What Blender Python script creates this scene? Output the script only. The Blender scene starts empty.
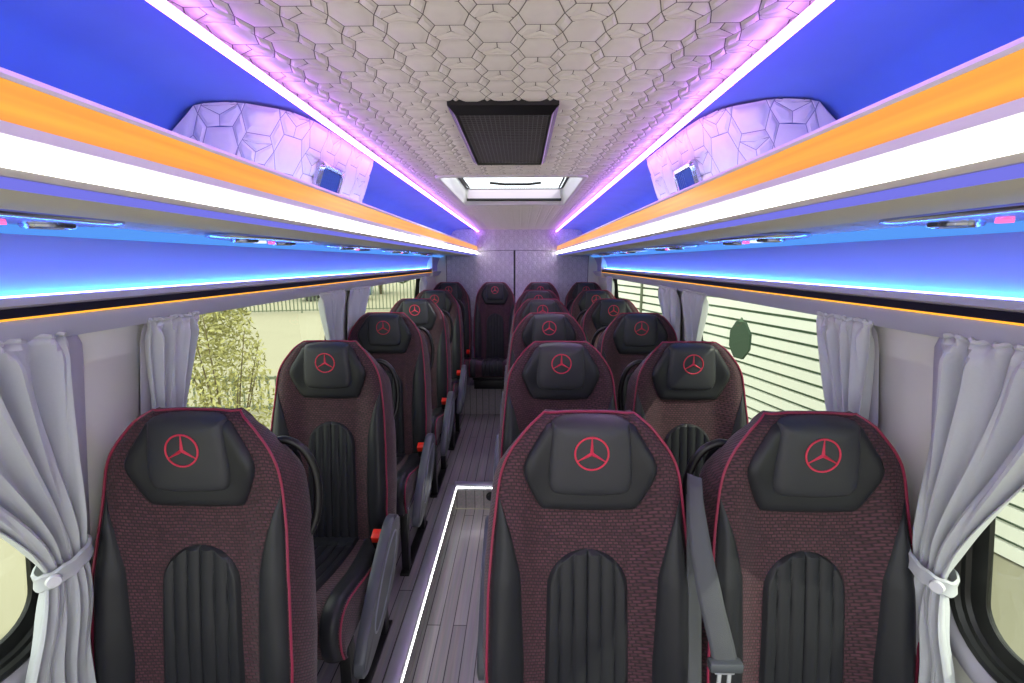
import bpy, bmesh, math, random
from mathutils import Vector, Matrix
from mathutils.geometry import tessellate_polygon
random.seed(7)
sc = bpy.context.scene
COL = sc.collection
CX = -0.04                                   # centre line of the vehicle
EYE = 1.5

# ------------------------------------------------------------------ helpers
def lin(c):
    return tuple((v/12.92 if v <= .04045 else ((v+.055)/1.055)**2.4) for v in c)
def rgb(r, g, b):
    return lin((r/255, g/255, b/255))

def mat(name, col, rough=.6, metal=0.0, spec=.5, emit=None, estr=0.0, noise=0.0, nscale=60, bump=0.0, bscale=300, sheen=0.0, coat=0.0):
    m = bpy.data.materials.new(name); m.use_nodes = True
    nt = m.node_tree; b = nt.nodes['Principled BSDF']
    b.inputs['Base Color'].default_value = (*col, 1)
    b.inputs['Roughness'].default_value = rough
    b.inputs['Metallic'].default_value = metal
    b.inputs['Specular IOR Level'].default_value = spec
    b.inputs['Sheen Weight'].default_value = sheen
    b.inputs['Coat Weight'].default_value = coat
    if emit:
        b.inputs['Emission Color'].default_value = (*emit, 1)
        b.inputs['Emission Strength'].default_value = estr
    tc = nt.nodes.new('ShaderNodeTexCoord')
    if noise:
        n = nt.nodes.new('ShaderNodeTexNoise'); n.inputs['Scale'].default_value = nscale; n.inputs['Detail'].default_value = 4
        nt.links.new(tc.outputs['Object'], n.inputs['Vector'])
        mx = nt.nodes.new('ShaderNodeMix'); mx.data_type = 'RGBA'
        mx.inputs[6].default_value = (*[max(0, c*(1-noise)) for c in col], 1)
        mx.inputs[7].default_value = (*[min(1, c*(1+noise)) for c in col], 1)
        nt.links.new(n.outputs['Fac'], mx.inputs[0]); nt.links.new(mx.outputs[2], b.inputs['Base Color'])
    if bump:
        n = nt.nodes.new('ShaderNodeTexNoise'); n.inputs['Scale'].default_value = bscale; n.inputs['Detail'].default_value = 3
        nt.links.new(tc.outputs['Object'], n.inputs['Vector'])
        bp = nt.nodes.new('ShaderNodeBump'); bp.inputs['Strength'].default_value = bump; bp.inputs['Distance'].default_value = .002
        nt.links.new(n.outputs['Fac'], bp.inputs['Height']); nt.links.new(bp.outputs['Normal'], b.inputs['Normal'])
    return m

def link(name, bm, m, parent=None, smooth=True, kind=None):
    me = bpy.data.meshes.new(name)
    bmesh.ops.recalc_face_normals(bm, faces=bm.faces)
    bm.to_mesh(me); bm.free()
    for mm in (m if isinstance(m, (list, tuple)) else [m]): me.materials.append(mm)
    if smooth:
        for p in me.polygons: p.use_smooth = True
        try: me.set_sharp_from_angle(angle=math.radians(38))
        except Exception: pass
    o = bpy.data.objects.new(name, me); COL.objects.link(o)
    if parent: o.parent = parent
    if kind: o['kind'] = kind
    return o
def struct(name, bm, m, smooth=False, parent=None): return link(name, bm, m, parent, smooth, 'structure' if parent is None else None)
def tag(o, label, cat, group=None, kind=None):
    o['label'] = label; o['category'] = cat
    if group: o['group'] = group
    if kind: o['kind'] = kind
    return o
def thing(name, label, cat, loc=(0, 0, 0), group=None):
    o = bpy.data.objects.new(name, None); COL.objects.link(o); o.location = loc; o.empty_display_size = .05
    return tag(o, label, cat, group)
def copy_tree(o, parent=None):
    c = o.copy(); COL.objects.link(c)
    if parent: c.parent = parent
    for ch in [x for x in bpy.data.objects if x.parent == o]: copy_tree(ch, c)
    return c

def box(bm, x0, x1, y0, y1, z0, z1, bev=0.0, seg=2):
    b2 = bmesh.new()
    v = [b2.verts.new(p) for p in ((x0,y0,z0),(x1,y0,z0),(x1,y1,z0),(x0,y1,z0),(x0,y0,z1),(x1,y0,z1),(x1,y1,z1),(x0,y1,z1))]
    for f in ((3,2,1,0),(4,5,6,7),(0,1,5,4),(1,2,6,5),(2,3,7,6),(3,0,4,7)): b2.faces.new([v[i] for i in f])
    if bev: bmesh.ops.bevel(b2, geom=b2.edges[:], offset=bev, segments=seg, affect='EDGES', profile=.5)
    merge(bm, b2)
def merge(bm, b2):
    b2.verts.index_update()
    vs = [bm.verts.new(v.co) for v in b2.verts]
    for f in b2.faces:
        try:
            nf = bm.faces.new([vs[v.index] for v in f.verts]); nf.material_index = f.material_index
        except ValueError: pass
    b2.free()
def grid(bm, fn, nu, nv, closed_u=False, mi=0):
    rows = [[bm.verts.new(fn(i/nu, j/nv)) for i in range(nu if closed_u else nu+1)] for j in range(nv+1)]
    w = len(rows[0])
    for j in range(nv):
        for i in range(nu):
            a, b = i % w, (i+1) % w
            try:
                f = bm.faces.new((rows[j][a], rows[j][b], rows[j+1][b], rows[j+1][a])); f.material_index = mi
            except ValueError: pass
    return rows
def tube(bm, pts, r, n=8, flat=1.0, closed=False, rfun=None):
    pts = [Vector(p) for p in pts]; N = len(pts); rings = []
    up = Vector((0, 0, 1))
    prev = None
    for i, p in enumerate(pts):
        t = (pts[(i+1) % N] - pts[i-1]) if closed else (pts[min(i+1, N-1)] - pts[max(i-1, 0)])
        t.normalize()
        if prev is None:
            a = t.cross(up)
            if a.length < .1: a = t.cross(Vector((1, 0, 0)))
        else: a = prev - t*prev.dot(t)
        a.normalize(); prev = a; b = t.cross(a)
        rr = r*(rfun(i/(N-1)) if rfun else 1)
        rings.append([bm.verts.new(p + a*math.cos(k*2*math.pi/n)*rr + b*math.sin(k*2*math.pi/n)*rr*flat) for k in range(n)])
    for i in range(N if closed else N-1):
        A, B = rings[i], rings[(i+1) % N]
        for k in range(n): bm.faces.new((A[k], A[(k+1) % n], B[(k+1) % n], B[k]))
    if not closed:
        bm.faces.new(rings[0]); bm.faces.new(rings[-1][::-1])
def cyl(bm, c, axis, r, h, n=24, r2=None):
    axis = Vector(axis).normalized(); r2 = r if r2 is None else r2
    a = axis.orthogonal().normalized(); b = axis.cross(a); c = Vector(c)
    R = [[bm.verts.new(c + axis*z + (a*math.cos(k*2*math.pi/n)+b*math.sin(k*2*math.pi/n))*q) for k in range(n)] for z, q in ((-h/2, r), (h/2, r2))]
    for k in range(n): bm.faces.new((R[0][k], R[0][(k+1) % n], R[1][(k+1) % n], R[1][k]))
    bm.faces.new(R[0][::-1]); bm.faces.new(R[1])
def interp(tab, x):
    """piecewise smooth table lookup, table sorted ascending"""
    if x <= tab[0][0]: return tab[0][1]
    if x >= tab[-1][0]: return tab[-1][1]
    for (a, va), (b, vb) in zip(tab, tab[1:]):
        if x <= b: return va + (vb-va)*(x-a)/(b-a)
def ss(a, b, x):
    t = max(0, min(1, (x-a)/(b-a))); return t*t*(3-2*t)
def chaikin(pts, n=2):
    for _ in range(n):
        q = []
        for a, b in zip(pts, pts[1:]+pts[:1]):
            q.append((a[0]*.75+b[0]*.25, a[1]*.75+b[1]*.25)); q.append((a[0]*.25+b[0]*.75, a[1]*.25+b[1]*.75))
        pts = q
    return pts
def resample(pts, step):
    out = []
    for a, b in zip(pts, pts[1:]+pts[:1]):
        d = math.hypot(b[0]-a[0], b[1]-a[1]); n = max(1, int(d/step))
        for i in range(n): out.append((a[0]+(b[0]-a[0])*i/n, a[1]+(b[1]-a[1])*i/n))
    return out
def pad(bm, pts, c, h, P, prof=((1,-.15),(.985,.35),(.955,.7),(.9,.92),(.8,1.0),(.6,1.06),(.35,1.1),(.12,1.12))):
    rings = []
    for s, k in prof:
        rings.append([bm.verts.new(P(c[0]+(x-c[0])*s, c[1]+(z-c[1])*s, h*k)) for x, z in pts])
    n = len(pts)
    for A, B in zip(rings, rings[1:]):
        for i in range(n): bm.faces.new((A[i], A[(i+1) % n], B[(i+1) % n], B[i]))
    bm.faces.new(rings[-1])

# ------------------------------------------------------------------ materials
M = {}
M['leather'] = mat('black_leather', rgb(38, 39, 43), .42, spec=.35, noise=.12, nscale=25, bump=.12, bscale=900)
M['leather_pad'] = mat('black_leather_pad', rgb(54, 55, 59), .42, spec=.35, noise=.1, nscale=25, bump=.12, bscale=900)
M['piping'] = mat('crimson_piping', rgb(146, 42, 72), .45)
M['emblem'] = mat('red_embroidery', rgb(214, 52, 80), .5, bump=.4, bscale=1500)
M['plastic'] = mat('dark_grey_plastic', rgb(74, 78, 84), .38, bump=.05)
M['black'] = mat('black_plastic', rgb(17, 17, 19), .4)
M['rubber'] = mat('black_rubber', rgb(14, 14, 15), .45)
M['steel'] = mat('black_steel', rgb(24, 24, 26), .4, metal=.3)
M['chrome'] = mat('brushed_aluminium', rgb(205, 207, 214), .35, metal=.45)
M['red'] = mat('red_button', rgb(235, 45, 25), .35)
M['belt'] = mat('grey_webbing', rgb(74, 76, 81), .6, bump=.4, bscale=700)
M['curtain'] = mat('lavender_grey_cloth', rgb(198, 202, 204), .85, sheen=.2, noise=.04, nscale=200, bump=.15, bscale=900)
M['wall'] = mat('grey_wall_panel', rgb(222, 222, 210), .65, bump=.08, bscale=500)
M['wall_fabric'] = mat('grey_wall_fabric', rgb(190, 190, 205), .75, bump=.2, bscale=700)
M['panel'] = mat('lilac_wall_panel', rgb(150, 146, 196), .7, bump=.2, bscale=700)
M['trim'] = mat('grey_trim', rgb(176, 174, 184), .5)
M['louvre'] = mat('reflected_blue_louvres', rgb(40, 75, 165), .25, metal=.5)  # reflected blue light put into the base colour
M['rail'] = mat('pale_rail', rgb(228, 224, 232), .4)
M['olive'] = mat('dim_grey_trim', rgb(205, 200, 184), .55)
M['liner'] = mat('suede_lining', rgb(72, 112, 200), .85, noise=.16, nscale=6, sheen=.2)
M['cover'] = mat('pale_cell_leather', rgb(226, 220, 214), .45, noise=.04, bump=.1, bscale=700)
M['seam'] = mat('dark_seam', rgb(100, 92, 92), .8)
M['seam_pale'] = mat('pale_seam', rgb(140, 135, 150), .8)
M['quilt_rear'] = mat('rear_panel_cloth', rgb(205, 202, 212), .6, bump=.15, bscale=500)
M['darkblue'] = mat('black_band', rgb(13, 12, 26), .6, spec=.2)
M['hatchtrim'] = mat('hatch_plastic', rgb(205, 203, 205), .4)
M['blind'] = mat('mauve_blind', rgb(170, 158, 170), .8)
M['console'] = mat('glossy_silver_plastic', rgb(190, 195, 215), .14, metal=.9)
M['concrete'] = mat('pale_concrete', rgb(150, 144, 122), .9, noise=.08, nscale=.7)
M['slat'] = mat('white_slats', rgb(238, 238, 228), .7)
M['slatgap'] = mat('green_grey_backing', rgb(84, 108, 84), .8)
M['plate'] = mat('dark_green_shape', rgb(52, 76, 58), .6)
M['fence'] = mat('grey_green_fence', rgb(96, 104, 84), .6)
M['leaf'] = mat('olive_leaves', rgb(160, 156, 98), .7, noise=.5, nscale=9)
M['bark'] = mat('bark', rgb(100, 88, 66), .9, noise=.3)

def emis(name, col, s):
    m = bpy.data.materials.new(name); m.use_nodes = True; nt = m.node_tree; nt.nodes.clear()
    e = nt.nodes.new('ShaderNodeEmission'); e.inputs[0].default_value = (*col, 1); e.inputs[1].default_value = s
    o = nt.nodes.new('ShaderNodeOutputMaterial'); nt.links.new(e.outputs[0], o.inputs[0]); return m
M['e_white'] = emis('white_diffuser_light', (1, .99, .93), 10.0)
M['e_purple'] = emis('violet_white_led', (.66, .22, 1.0), 16.0)
M['e_blue'] = emis('blue_led_tape', (.03, .20, 1.0), 15.0)
M['e_cyan'] = emis('cyan_led_tape', (.05, .40, 1.0), 38.0)
M['e_blue_soft'] = emis('soft_blue_diffuser', rgb(128, 128, 245), .9)
M['e_panel_tint'] = emis('added_blue_tint_strip', (.16, .14, 1.0), 20.0)  # added emitter, gives the side panels their blue
M['e_cove'] = emis('light_blue_cove', rgb(92, 160, 255), .95)
M['e_orange_line'] = emis('orange_led_line', (1, .42, .04), 1.5)
M['e_floor'] = emis('floor_led_tape', (1, .98, .95), 12.0)
M['e_pink'] = emis('pink_button_light', (1, .12, .35), 2.0)
M['e_lamp'] = emis('reading_lamp_light', (.7, .85, 1), 1.6)

# orange backlit acrylic with soft unevenness along its length
def orange():
    m = mat('backlit_orange_acrylic', rgb(240, 150, 60), .3)
    nt = m.node_tree; b = nt.nodes['Principled BSDF']
    tc = nt.nodes.new('ShaderNodeTexCoord'); mp = nt.nodes.new('ShaderNodeMapping'); mp.inputs['Scale'].default_value = (2, .9, 30)
    n = nt.nodes.new('ShaderNodeTexNoise'); n.inputs['Scale'].default_value = 2.2
    r = nt.nodes.new('ShaderNodeValToRGB')
    r.color_ramp.elements[0].position = .3; r.color_ramp.elements[0].color = (*rgb(255, 158, 62), 1)
    r.color_ramp.elements[1].position = .7; r.color_ramp.elements[1].color = (*rgb(255, 186, 66), 1)
    nt.links.new(tc.outputs['Object'], mp.inputs[0]); nt.links.new(mp.outputs[0], n.inputs['Vector']); nt.links.new(n.outputs['Fac'], r.inputs[0])
    nt.links.new(r.outputs[0], b.inputs['Emission Color']); b.inputs['Emission Strength'].default_value = .95
    b.inputs['Base Color'].default_value = (*rgb(120, 70, 30), 1)
    return m
M['orange'] = orange()

# woven fabric: rows of dark dashes with crimson thread between
def weave():
    m = mat('red_black_weave', (.02, .02, .02), .7, sheen=.15)
    nt = m.node_tree; b = nt.nodes['Principled BSDF']; L = nt.links.new
    tc = nt.nodes.new('ShaderNodeTexCoord'); sp = nt.nodes.new('ShaderNodeSeparateXYZ'); L(tc.outputs['Object'], sp.inputs[0])
    ad = nt.nodes.new('ShaderNodeMath'); ad.operation = 'ADD'; L(sp.outputs[0], ad.inputs[0]); L(sp.outputs[1], ad.inputs[1])
    # v: height plus a little y so that level surfaces get rows too
    ad2 = nt.nodes.new('ShaderNodeMath'); ad2.operation = 'MULTIPLY_ADD'; ad2.inputs[1].default_value = .8
    L(sp.outputs[1], ad2.inputs[0]); L(sp.outputs[2], ad2.inputs[2])
    cb = nt.nodes.new('ShaderNodeCombineXYZ'); L(ad.outputs[0], cb.inputs[0]); L(ad2.outputs[0], cb.inputs[1])
    # small waviness of the rows
    wv = nt.nodes.new('ShaderNodeTexNoise'); wv.inputs['Scale'].default_value = 14; L(tc.outputs['Object'], wv.inputs['Vector'])
    mm = nt.nodes.new('ShaderNodeVectorMath'); mm.operation = 'MULTIPLY_ADD'; mm.inputs[1].default_value = (.0, .012, 0)
    L(wv.outputs['Color'], mm.inputs[0]); L(cb.outputs[0], mm.inputs[2])
    br = nt.nodes.new('ShaderNodeTexBrick')
    br.inputs['Color1'].default_value = (*rgb(88, 48, 60), 1); br.inputs['Color2'].default_value = (*rgb(66, 32, 43), 1)
    br.inputs['Mortar'].default_value = (*rgb(30, 9, 16), 1)
    br.inputs['Scale'].default_value = 1; br.inputs['Mortar Size'].default_value = .0027; br.inputs['Mortar Smooth'].default_value = 1.0
    br.inputs['Brick Width'].default_value = .0125; br.inputs['Row Height'].default_value = .0082
    L(mm.outputs[0], br.inputs['Vector']); L(br.outputs['Color'], b.inputs['Base Color'])
    bp = nt.nodes.new('ShaderNodeBump'); bp.inputs['Strength'].default_value = .5; bp.inputs['Distance'].default_value = .0015; bp.invert = True
    L(br.outputs['Fac'], bp.inputs['Height']); L(bp.outputs[0], b.inputs['Normal'])
    return m
M['weave'] = weave()

# grey plank laminate running along the vehicle
def planks():
    m = mat('grey_plank_laminate', rgb(120, 112, 112), .27)
    nt = m.node_tree; b = nt.nodes['Principled BSDF']; L = nt.links.new
    tc = nt.nodes.new('ShaderNodeTexCoord'); sp = nt.nodes.new('ShaderNodeSeparateXYZ'); L(tc.outputs['Object'], sp.inputs[0])
    cb = nt.nodes.new('ShaderNodeCombineXYZ'); L(sp.outputs[1], cb.inputs[0]); L(sp.outputs[0], cb.inputs[1])
    br = nt.nodes.new('ShaderNodeTexBrick')
    br.inputs['Color1'].default_value = (*rgb(124, 116, 117), 1); br.inputs['Color2'].default_value = (*rgb(108, 101, 103), 1)
    br.inputs['Mortar'].default_value = (*rgb(58, 54, 56), 1); br.inputs['Scale'].default_value = 1
    br.inputs['Mortar Size'].default_value = .0022; br.inputs['Brick Width'].default_value = 1.9; br.inputs['Row Height'].default_value = .062
    br.inputs['Bias'].default_value = 0
    L(cb.outputs[0], br.inputs['Vector'])
    mp = nt.nodes.new('ShaderNodeMapping'); mp.inputs['Scale'].default_value = (70, 3, 70); L(tc.outputs['Object'], mp.inputs[0])
    n = nt.nodes.new('ShaderNodeTexNoise'); n.inputs['Scale'].default_value = 1; n.inputs['Detail'].default_value = 6; L(mp.outputs[0], n.inputs['Vector'])
    mx = nt.nodes.new('ShaderNodeMix'); mx.data_type = 'RGBA'; mx.blend_type = 'MULTIPLY'; mx.inputs[0].default_value = .55
    L(br.outputs['Color'], mx.inputs[6]); L(n.outputs['Color'], mx.inputs[7])
    g = nt.nodes.new('ShaderNodeHueSaturation'); g.inputs['Saturation'].default_value = .5; g.inputs['Value'].default_value = 2.5; L(mx.outputs[2], g.inputs['Color'])
    L(g.outputs[0], b.inputs['Base Color'])
    return m
M['planks'] = planks()

def glass(name, tint, t=.93):
    m = bpy.data.materials.new(name); m.use_nodes = True; nt = m.node_tree; nt.nodes.clear(); L = nt.links.new
    tr = nt.nodes.new('ShaderNodeBsdfTransparent'); tr.inputs[0].default_value = (*tint, 1)
    gl = nt.nodes.new('ShaderNodeBsdfGlossy'); gl.inputs['Roughness'].default_value = .02; gl.inputs[0].default_value = (1, 1, 1, 1)
    mx = nt.nodes.new('ShaderNodeMixShader'); mx.inputs[0].default_value = 1-t
    o = nt.nodes.new('ShaderNodeOutputMaterial'); L(tr.outputs[0], mx.inputs[1]); L(gl.outputs[0], mx.inputs[2]); L(mx.outputs[0], o.inputs[0])
    return m
M['glass'] = glass('tinted_green_glass', (.86, .93, .78))
M['glass_roof'] = glass('roof_glass', (.9, .95, .95), .95)

# ------------------------------------------------------------------ quilting
def clip(poly, x0, x1, y0, y1):
    for ax, lim, sgn in ((0, x0, 1), (0, x1, -1), (1, y0, 1), (1, y1, -1)):
        out = []
        for a, b in zip(poly, poly[1:]+poly[:1]):
            ia, ib = (a[ax]-lim)*sgn >= 0, (b[ax]-lim)*sgn >= 0
            if ia: out.append(a)
            if ia != ib:
                t = (lim-a[ax])/(b[ax]-a[ax]); out.append((a[0]+(b[0]-a[0])*t, a[1]+(b[1]-a[1])*t))
        poly = out
        if len(poly) < 3: return []
    return poly
def quilt_cells(x0, x1, y0, y1, sx=.069, sy=.0565, ox=0):
    cells = []; hx, tx, ty = sx*.485, sx*.32, sy*.57
    for i in range(int((x0-ox)/sx)-2, int((x1-ox)/sx)+3):
        for j in range(int(y0/sy)-2, int(y1/sy)+3):
            cx, cy = ox+i*sx, j*sy
            T = lambda P: [(cx+a, cy+b) for a, b in P]
            if (i+j) % 2 == 0:
                cells.append(T([(hx, 0), (tx, ty), (-tx, ty), (-hx, 0), (-tx, -ty), (tx, -ty)]))
                for m in (1, -1):      # diamonds leading to the two next cells of the following row
                    P = [(hx, 0), (sx-tx, sy-ty), (sx-hx, sy), (tx, ty)]
                    cells.append(T([(m*a, b) for a, b in P]))
            else:                      # gap cell with a three-pointed crease
                w, q, t = tx, sy-ty, sx-hx
                A, O, B, C, N = (0, -q), (0, -q*.25), ((w+t)/2, q*.5), (-(w+t)/2, q*.5), (0, q*.3)
                cells.append(T([A, (w, -q), (t, 0), B, O])); cells.append(T([A, O, C, (-t, 0), (-w, -q)]))
                cells.append(T([B, (w, q), (-w, q), C, N])); cells.append(T([O, B, N, C]))
    return cells
def inset(poly, d):
    n = len(poly); cx = sum(p[0] for p in poly)/n; cy = sum(p[1] for p in poly)/n
    A = sum(a[0]*b[1]-b[0]*a[1] for a, b in zip(poly, poly[1:]+poly[:1]))/2
    s = 1 if A > 0 else -1; out = []
    for i in range(n):
        p0, p1, p2 = poly[i-1], poly[i], poly[(i+1) % n]
        e1 = Vector((p1[0]-p0[0], p1[1]-p0[1])); e2 = Vector((p2[0]-p1[0], p2[1]-p1[1]))
        if e1.length < 1e-6 or e2.length < 1e-6: out.append(p1); continue
        n1 = Vector((-e1.y, e1.x)).normalized()*s; n2 = Vector((-e2.y, e2.x)).normalized()*s
        b = n1+n2
        if b.length < .3: b = n1
        b = b.normalized(); k = d/max(.45, b.dot(n1)); out.append((p1[0]+b.x*k, p1[1]+b.y*k))
    return out, (cx, cy), abs(A)
def quilt(bm, rects, P, h=.007, **kw):
    for (x0, x1, y0, y1) in rects:
        for c in quilt_cells(x0, x1, y0, y1, **kw):
            c = clip(c, x0, x1, y0, y1)
            if len(c) < 3: continue
            d1, ce, A = inset(c, .0008)
            if A < 2.5e-5:
                try: bm.faces.new([bm.verts.new(P(u, v, 0)) for u, v in c])
                except ValueError: pass
                continue
            sz = math.sqrt(A); hh = h*min(1, sz/.05+.15)
            d2, _, _ = inset(c, min(.009, sz*.17)); 
            rings = [(c, 0), (d1, 0), (d2, hh*.66)]
            d3 = [(ce[0]+(p[0]-ce[0])*.55, ce[1]+(p[1]-ce[1])*.55) for p in c]; rings.append((d3, hh*.92))
            d4 = [(ce[0]+(p[0]-ce[0])*.25, ce[1]+(p[1]-ce[1])*.25) for p in c]; rings.append((d4, hh))
            V = [[bm.verts.new(P(u, v, q)) for u, v in r] for r, q in rings]
            n = len(c)
            for k, (a, b) in enumerate(zip(V, V[1:])):
                for i in range(n):
                    try:
                        f = bm.faces.new((a[i], a[(i+1) % n], b[(i+1) % n], b[i])); f.material_index = 1 if k == 0 else 0
                    except ValueError: pass
            bm.faces.new(V[-1])
    bmesh.ops.remove_doubles(bm, verts=bm.verts[:], dist=.0002)

# ------------------------------------------------------------------ room shell
Y0, YR = -.75, 5.19          # front end, rear wall
SID = {'left': -1, 'right': 1}
def X(side, hw): return CX + side*hw
def profile_strip(bm, side, prof, y0, y1, ny=1, mi=0):
    """extrude a cross-section [(halfwidth, z)...] along Y"""
    grid(bm, lambda u, v: (0, 0, 0), 0, 0) if False else None
    rows = [[bm.verts.new((X(side, h), y0+(y1-y0)*j/ny, z)) for h, z in prof] for j in range(ny+1)]
    for j in range(ny):
        for i in range(len(prof)-1):
            f = bm.faces.new((rows[j][i], rows[j][i+1], rows[j+1][i+1], rows[j+1][i])); f.material_index = mi
def solid_strip(bm, side, prof, y0, y1):
    """closed prism from a closed cross-section"""
    A = [bm.verts.new((X(side, h), y0, z)) for h, z in prof]; B = [bm.verts.new((X(side, h), y1, z)) for h, z in prof]
    n = len(prof)
    for i in range(n): bm.faces.new((A[i], A[(i+1) % n], B[(i+1) % n], B[i]))
    bm.faces.new(A); bm.faces.new(B[::-1])

# ceiling (quilted, with the opening of the roof hatch)
HX0, HX1, HY0, HY1 = CX-.30, CX+.30, 2.00, 2.93
ZC = EYE+.353
bm = bmesh.new()
W = .455
quilt(bm, [(CX-W, CX+W, Y0, HY0), (CX-W, HX0, HY0, HY1), (HX1, CX+W, HY0, HY1), (CX-W, CX+W, HY1, YR)],
      lambda u, v, h: (u, v, ZC-h), h=.0048, ox=CX)
struct('ceiling', bm, [M['cover'], M['seam']], smooth=True)

# side walls: leaning panel with rounded window openings
def wall_hw(z):
    return interp([(0, .975), (.55, .972), (.80, .962), (1.1, .932), (1.28, .905), (1.345, .893), (1.39, .905), (1.48, .912)], z)
def rrect(y0, y1, z0, z1, r, n=8):
    pts = []
    for cy, cz, a0 in ((y1-r, z1-r, 0), (y0+r, z1-r, 90), (y0+r, z0+r, 180), (y1-r, z0+r, 270)):
        for k in range(n+1):
            a = math.radians(a0+90*k/n); pts.append((cy+r*math.cos(a), cz+r*math.sin(a)))
    return pts
WIN = [(-.60, .90), (1.16, 2.34), (2.62, 4.32)]
WZ0, WZ1 = .70, 1.425
for nm, s in SID.items():
    bm = bmesh.new()
    # lay the wall out in strips so it can bend with the lean: fill polygon with holes then bisect
    outer = [(Y0, 0.0), (YR, 0.0), (YR, 1.47), (Y0, 1.47)]
    loops = [[Vector((a, b, 0)) for a, b in outer]] + [[Vector((a, b, 0)) for a, b in rrect(y0, y1, WZ0, WZ1, .13)][::-1] for y0, y1 in WIN]
    flat = [v for l in loops for v in l]
    vs = [bm.verts.new(v) for v in flat]
    for t in tessellate_polygon(loops):
        try: bm.faces.new([vs[i] for i in t])
        except ValueError: pass
    for z in (.2, .4, .55, .65, .75, .8, .9, 1.0, 1.1, 1.2, 1.28):
        bmesh.ops.bisect_plane(bm, geom=bm.verts[:]+bm.edges[:]+bm.faces[:], plane_co=(0, z, 0), plane_no=(0, 1, 0))
    for v in bm.verts: v.co = Vector((X(s, wall_hw(v.co.y)), v.co.x, v.co.y))
    o = struct('wall_'+nm, bm, M['wall'], smooth=True)
    md = o.modifiers.new('th', 'SOLIDIFY'); md.thickness = .025; md.offset = 1 if s < 0 else -1
    for f in o.data.polygons: pass
    # window: gasket + moulded surround + glass
    for k, (y0, y1) in enumerate(WIN):
        idx = k+1+(3 if s > 0 else 0)
        bm = bmesh.new()
        def ring(offs):
            R = []
            for d, dx in offs:
                R.append([bm.verts.new((X(s, wall_hw(min(1.48, max(0, b)))+dx), a, b)) for a, b in rrect(y0-d, y1+d, WZ0-d, WZ1+d, .13+d)])
            for A, B in zip(R, R[1:]):
                n = len(A)
                for i in range(n): bm.faces.new((A[i], A[(i+1) % n], B[(i+1) % n], B[i]))
        ring([(.002, 0), (0, -.006), (-.006, -.010), (-.014, -.006), (-.018, .004), (-.026, .006), (-.03, .014), (-.058, .018), (-.060, .026)])
        w = struct('window_%d' % idx, bm, M['rubber'], smooth=True)
        bm = bmesh.new()
        pts = rrect(y0-.0, y1+.0, WZ0-.0, WZ1+.0, .13)
        vs = [bm.verts.new((0, a, b)) for a, b in pts]; bm.faces.new(vs)
        for z in (.8, .9, 1.0, 1.1, 1.2, 1.28):
            bmesh.ops.bisect_plane(bm, geom=bm.verts[:]+bm.edges[:]+bm.faces[:], plane_co=(0, 0, z), plane_no=(0, 0, 1))
        for v in bm.verts: v.co.x = X(s, wall_hw(v.co.z)+.020)
        link('glass', bm, M['glass'], w)
        # moulded surround of the nearest opening
        bm = bmesh.new()
        ring([(.055, 0.0), (.048, -.008), (.03, -.014), (.012, -.012), (.002, -.004)])
        link('window_surround', bm, M['trim'], w)

# lip with black band and orange line, curtain rail below it
for nm, s in SID.items():
    ye = 4.58
    bm = bmesh.new()
    solid_strip(bm, s, [(.888, EYE-.062), (.834, EYE-.062), (.832, EYE-.075), (.840, EYE-.080), (.888, EYE-.080)], Y0, ye)
    struct('trim_%d' % (1 if s < 0 else 2), bm, M['trim'])
    bm = bmesh.new()
    solid_strip(bm, s, [(.888, EYE-.0802), (.836, EYE-.0802), (.834, EYE-.096), (.888, EYE-.096)], Y0, ye)
    struct('trim_%d' % (3 if s < 0 else 4), bm, M['darkblue'])
    bm = bmesh.new()
    solid_strip(bm, s, [(.888, EYE-.0962), (.833, EYE-.0962), (.832, EYE-.0995), (.888, EYE-.0995)], Y0, ye)
    o = link('light_line', bm, M['e_orange_line'], smooth=False)
    tag(o, 'thin orange light line under the black band along the %s windows' % nm, 'light strip', 'thin orange light lines')
    bm = bmesh.new()
    solid_strip(bm, s, [(.888, EYE-.0997), (.838, EYE-.0997), (.842, EYE-.112), (.875, EYE-.148), (.893, EYE-.150), (.90, EYE-.12)], Y0, YR-.02)
    struct('trim_%d' % (5 if s < 0 else 6), bm, M['wall_fabric'], smooth=True)
    # fabric panel between lip and rack, with the bright cove band above
    bm = bmesh.new()
    profile_strip(bm, s, [(.886, EYE-.12), (.885, EYE-.04), (.868, EYE+.01), (.845, EYE+.048)], Y0, YR)
    struct('wall_%s_upper' % nm, bm, M['panel'], smooth=True)
    bm = bmesh.new()
    profile_strip(bm, s, [(.845, EYE+.048), (.802, EYE+.066), (.80, EYE+.09)], Y0, YR)
    tag(link('cove_light', bm, M['e_cove'], smooth=True), 'light blue glowing cove band between %s rack underside and side panel' % nm, 'light strip', 'light blue cove bands')
    # hidden light tapes behind the lip; deep blue one added to tint the panel
    bm = bmesh.new(); solid_strip(bm, s, [(.882, EYE-.0615), (.876, EYE-.0615), (.876, EYE-.0600), (.882, EYE-.0600)], Y0, ye)
    o = link('light_tape', bm, M['e_cyan'], smooth=False)
    tag(o, 'cyan light tape lying behind the grey lip over the %s windows' % nm, 'light strip', 'cyan light tapes')
    bm = bmesh.new(); solid_strip(bm, s, [(.858, EYE-.0615), (.852, EYE-.0615), (.852, EYE-.0600), (.858, EYE-.0600)], Y0, ye)
    o = link('light_tape', bm, M['e_panel_tint'], smooth=False)
    tag(o, 'added deep blue glow strip behind the grey lip, tinting the %s side panel' % nm, 'light strip', 'added deep blue tint strips')
    # end cheek of the panel near the rear pillar
    bm = bmesh.new()
    box(bm, *sorted((X(s, .83), X(s, .90))), ye, ye+.03, EYE-.15, EYE+.055, .004)
    struct('trim_%d' % (9 if s < 0 else 10), bm, M['wall'])

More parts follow.
